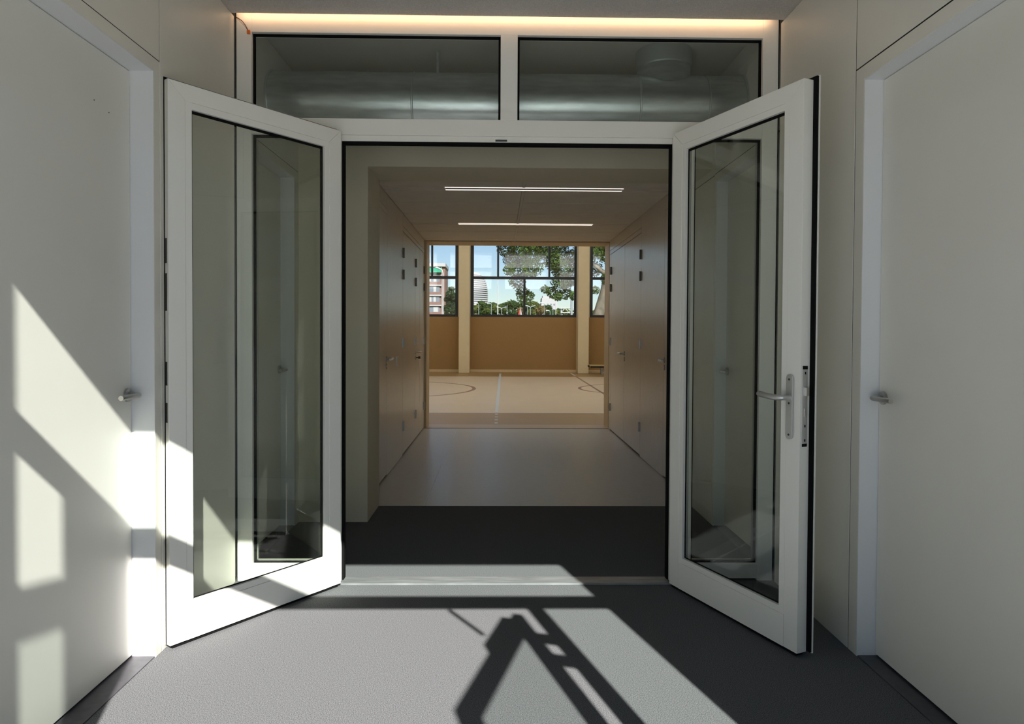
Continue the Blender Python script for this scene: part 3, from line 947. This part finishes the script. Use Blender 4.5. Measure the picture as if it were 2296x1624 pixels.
# tree line
tl = [(1066, 692, 10, 'leafC', 170), (1083, 686, 13, 'leafB', 190), (1102, 690, 14, 'leafB', 180), (1130, 689, 15, 'leafB', 190), (1150, 684, 14, 'leafB', 185), (1128, 697, 8, 'leafC', 150),
      (1178, 688, 15, 'leafB', 190), (1200, 687, 13, 'leafC', 180), (1212, 697, 12, 'leafD', 160), (1190, 699, 9, 'leafC', 150), (1232, 700, 9, 'leafB', 165), (1256, 700, 10, 'leafB', 190), (1284, 703, 9, 'leafC', 170), (1165, 698, 9, 'leafD', 160),
      (1331, 702, 8, 'leafC', 170), (1090, 699, 8, 'leafC', 150), (1114, 693, 12, 'leafC', 175), (1066, 698, 12, 'leafB', 195), (1226, 694, 11, 'leafB', 185), (1245, 702, 10, 'leafC', 180), (1272, 702, 10, 'leafC', 185)]
tlab = ['small olive tree below the banded tower', 'dark rounded tree in front of the banded tower', 'dark tree between the tower and the flagpole', 'dark tree just past the flagpole', 'tall dark tree behind the red sail',
        'olive bush tree under the twin street lamp', 'dark tree left of the white far building', 'olive tree touching the white far building', 'rusty tree below the white far building', 'low olive tree near the twin street lamp',
        'small dark tree under the white far building', 'dark tree behind the white gantry', 'olive tree under the white gantry', 'rusty low tree beside the red sail', 'olive tree behind the leaning trunk', 'low olive tree below the dark round one', 'olive tree right at the flagpole foot', 'low dark tree at the edge of the window frame', 'dark tree rising beside the rusty one', 'olive tree at the foot of the white mast', 'olive tree between the mast and the gantry']
for i, (x, y, r, mm, Y) in enumerate(tl):
    c3 = px(x, y, Y)
    R = r * Y / 1500.0
    t = empty('tree', (c3[0], Y, -0.2))
    tag(t, tlab[i], 'tree', 'trees along the far street')
    MB().tube([(0, 0, 0), (0.1, 0, c3[2])], [0.28, 0.15], 8).build('trunk', 'bark', t)
    cs = [(rng.uniform(-.45, .45) * R, rng.uniform(-.45, .45) * R, c3[2] + 0.2 + rng.uniform(-.35, .3) * R) for _ in range(7)]
    cs += [(rng.uniform(-.6, .6) * R, 0, c3[2] * rng.uniform(0.5, 0.8)) for _ in range(5)]
    leaves('foliage', mm, cs, [(R * 0.8, R * 0.7, R * 0.62)] * len(cs), 2600, 0.5, t)

# brick apartment block
ab = empty('apartment_block', (-16.3, 200, -0.2))
tag(ab, 'brick apartment block with white floor bands and a green awning', 'building')
box('body', 'brickfar', -34, 0, 0.4, 12, 0, 21.0, ab)
box('roof_edge', 'whitefar', -34.2, 0.2, -0.3, 12, 21.0, 22.0, ab)
for fl_ in range(7):
    zb = 0.6 + fl_ * 3.0
    box('floor_band', 'whitefar', -34, -1.0, -0.25, 0.4, zb - 0.35, zb, ab)
    box('spandrel', 'brickfar', -34, -1.0, 0.1, 0.42, zb, zb + 0.85, ab)
    for k in range(4):
        xa = -5.6 - k * 4.6
        wdw = box('window', 'winfar', xa, xa + 4.0, 0.2, 0.39, zb + 0.85, zb + 2.55, ab)
        for cxx in (0.1, 2.2):
            box('curtain', 'curtain', xa + cxx, xa + cxx + rng.uniform(0.7, 1.5), 0.15, 0.2, zb + 0.9, zb + 2.5, wdw)
    box('pier', 'whitefar', -1.0, -0.9, -0.1, 0.4, zb - .35, zb + 2.65, ab)
MB().hexa([(-5.4, -1.3, 19.2), (-1.0, -1.3, 19.2), (-1.0, 0.1, 19.0), (-5.4, 0.1, 19.0)], [(-5.4, -1.2, 19.4), (-1.0, -1.2, 19.4), (-1.0, 0.1, 20.7), (-5.4, 0.1, 20.7)]).build('awning', 'awning', ab)

# banded tower
bt = empty('banded_tower', (-40.7, 1000, 0))
tag(bt, 'white curved tower with horizontal window bands on the skyline', 'building')
prof = lambda z: 23.6 * (1 - max(0, (z - 42) / 49.0) ** 4) ** 0.5 if z < 91 else 1.0
zz = [i * 3.0 for i in range(0, 31)]
MB().lathe([(max(prof(z) - 1.2, 0.8), z) for z in zz], (0, 0), 40).build('body', 'bandfar', bt, smooth=True)
for i in range(1, 30):
    z = zz[i]
    r = prof(z)
    MB().lathe([(r - 0.9, z - 0.75), (r, z - 0.75), (r, z + 0.85), (r - 0.9, z + 0.85)], (0, 0), 40).build('floor_band', 'whitefar', bt)
MB().lathe([(prof(86), 86), (prof(88), 88.5), (6, 90.5)], (0, 0), 40).build('crown_cap', 'whitefar', bt)

# white building on the skyline
q0, q1 = px(1206, 700, 300), px(1251, 668, 300)
wb = empty('office_building', (q0[0], 300, -0.2))
tag(wb, 'plain white building with a sloping edge above the far trees', 'building')
Wb, Hb = q1[0] - q0[0], q1[2] + 0.2
MB().hexa([(0, 0, 0), (Wb, 0, 0), (Wb, 10, 0), (0, 10, 0)], [(0.2 * Wb, 0, Hb), (Wb * .96, 0, Hb), (Wb * .96, 10, Hb), (0.2 * Wb, 10, Hb)]).build('body', 'whitefar', wb)
box('roof_block', 'whitefar', Wb * 0.25, Wb * 0.6, 2, 8, Hb, Hb + 0.9, wb)
for k in range(3):
    box('window', 'winfar', Wb * (0.45 + 0.16 * k), Wb * (0.53 + 0.16 * k), -0.08, 0.02, Hb - 3.4, Hb - 2.7, wb)

wt = empty('white_block', (px(1357, 660, 260)[0], 260, -0.2))
tag(wt, 'white block seen past the leaning tree trunk', 'building')
box('body', 'whitefar', 0, 9, 0, 10, 0, px(1357, 655, 260)[2], wt)
for k in range(4):
    box('window', 'winfar', 0.6 + 2 * k, 1.8 + 2 * k, -0.06, 0.02, 8.5, 10.0, wt)

# lamp posts
posts = [(1073, 682, 120, 1, 'single street lamp in front of the banded tower'), (1101.5, 682, 120, 1, 'single street lamp between tower and flagpole'),
         (1124.5, 691, 110, 2, 'twin headed street lamp just past the flagpole'), (1137, 684, 130, 0, 'bare pole between the twin lamp and the red sail'),
         (1182.5, 684, 130, 0, 'bare pole close to the window mullion'), (1189, 688, 110, 2, 'twin headed street lamp past the window mullion'),
         (1220, 681, 120, 1, 'single street lamp in front of the white building'), (1239.5, 688, 130, 0, 'thin bare pole below the white building corner'),
         (1233, 698, 120, 1, 'short street lamp under the white building'), (1246, 677, 110, 0, 'white mast at the corner of the white building'),
         (1115.8, 626, 100, 3, 'tall white flagpole rising above the tree line')]
for x, y, Y, kd, lab in posts:
    c3 = px(x, y, Y)
    o = empty('flagpole' if kd == 3 else ('mast' if kd == 0 else 'street_lamp'), (c3[0], Y, -0.2))
    tag(o, lab, 'pole' if kd in (0, 3) else 'street lamp', 'poles along the far street')
    hh = c3[2] + 0.2
    rb = {0: 0.07, 1: 0.07, 2: 0.08, 3: 0.10}[kd]
    MB().tube([(0, 0, 0), (0, 0, hh)], [rb, rb * 0.6], 10).build('pole', 'gantry' if kd == 3 or 'white' in lab[:6] else 'pole', o, smooth=True)
    if kd == 1:
        MB().tube([(0, 0, hh), (-0.25, 0, hh + 0.12), (-0.75, 0, hh + 0.10)], [0.04, 0.06, 0.11], 8).build('lamp_head', 'pole', o, smooth=True)
    if kd == 2:
        for sg in (-1, 1):
            MB().tube([(0, 0, hh - 0.1), (sg * 0.3, 0, hh + 0.06), (sg * 0.8, 0, hh + 0.16)], [0.04, 0.06, 0.12], 8).build('lamp_head', 'pole', o, smooth=True)

c3 = px(993, 606, 60)
o = empty('street_lamp', (c3[0], 60, -0.2))
tag(o, 'tall street lamp with a curved arm before the brick apartments', 'street lamp', 'poles along the far street')
hh = c3[2] + 0.2
MB().tube([(0, 0, 0), (0, 0, hh - 0.3), (-0.08, 0, hh - 0.02), (-0.2, 0, hh + 0.05)], [0.065, 0.05, 0.045, 0.04], 12).build('pole', 'gantry', o, smooth=True)
MB().tube([(-0.15, 0, hh + 0.03), (-0.3, 0, hh + 0.10), (-0.55, 0, hh + 0.20), (-0.68, 0, hh + 0.18)], [0.035, 0.075, 0.085, 0.04], 12).build('lamp_head', 'gantry', o, smooth=True)

# sign gantry
c3 = px(1258, 691, 80)
c4 = px(1300, 691, 80)
o = empty('sign_gantry', (c3[0], 80, -0.2))
tag(o, 'white lattice gantry over the far road', 'gantry')
L = c4[0] - c3[0]
hz = c3[2] + 0.2
for y_ in (-0.25, 0.25):
    MB().tube([(0, y_, hz), (L, y_, hz)], 0.045, 8).build('chord', 'gantry', o)
    MB().tube([(0, y_, hz - 0.55), (L, y_, hz - 0.55)], 0.045, 8).build('chord', 'gantry', o)
k = 5
for j in range(k):
    MB().tube([(L * j / k, -0.25, hz - (0.55 if j % 2 == 0 else 0)), (L * (j + 1) / k, -0.25, hz - (0 if j % 2 == 0 else 0.55))], 0.035, 8).build('brace', 'gantry', o)
MB().tube([(0, 0, 0), (0, 0, hz)], 0.07, 10).build('post', 'gantry', o)
c5 = px(1281.5, 655, 75)
o = empty('steel_column', (c5[0], 75, -0.2))
tag(o, 'thick pale grey steel mast beside the white gantry', 'pole')
MB().tube([(0, 0, 0), (0, 0, c5[2] + 0.2)], [0.14, 0.12], 14).build('shaft', 'pole', o, smooth=True)
box('top_plate', 'pole', -0.18, 0.18, -0.18, 0.18, c5[2] + 0.2, c5[2] + 0.25, o)

# red sail
c3 = px(1163, 689, 100)
o = empty('red_sail_flag', (c3[0], 100, -0.2))
tag(o, 'narrow red and white beach flag below the tree line', 'flag')
hh = c3[2] + 0.2
MB().tube([(0.25, 0, 0), (0.27, 0, hh)], [0.04, 0.02], 8).build('mast', 'gantry', o)
MB().hexa([(0.22, -0.01, hh - 0.1), (-0.15, -0.01, hh - 1.3), (0.2, -0.01, hh - 1.3)], [(0.22, 0.02, hh - 0.1), (-0.15, 0.02, hh - 1.3), (0.2, 0.02, hh - 1.3)]).build('cloth', 'redsail', o)
MB().hexa([(0.29, -0.01, hh - 0.1), (0.29, -0.01, hh - 1.4), (0.48, -0.01, hh - 1.4)], [(0.29, 0.02, hh - 0.1), (0.29, 0.02, hh - 1.4), (0.48, 0.02, hh - 1.4)]).build('cloth', 'gantry', o)
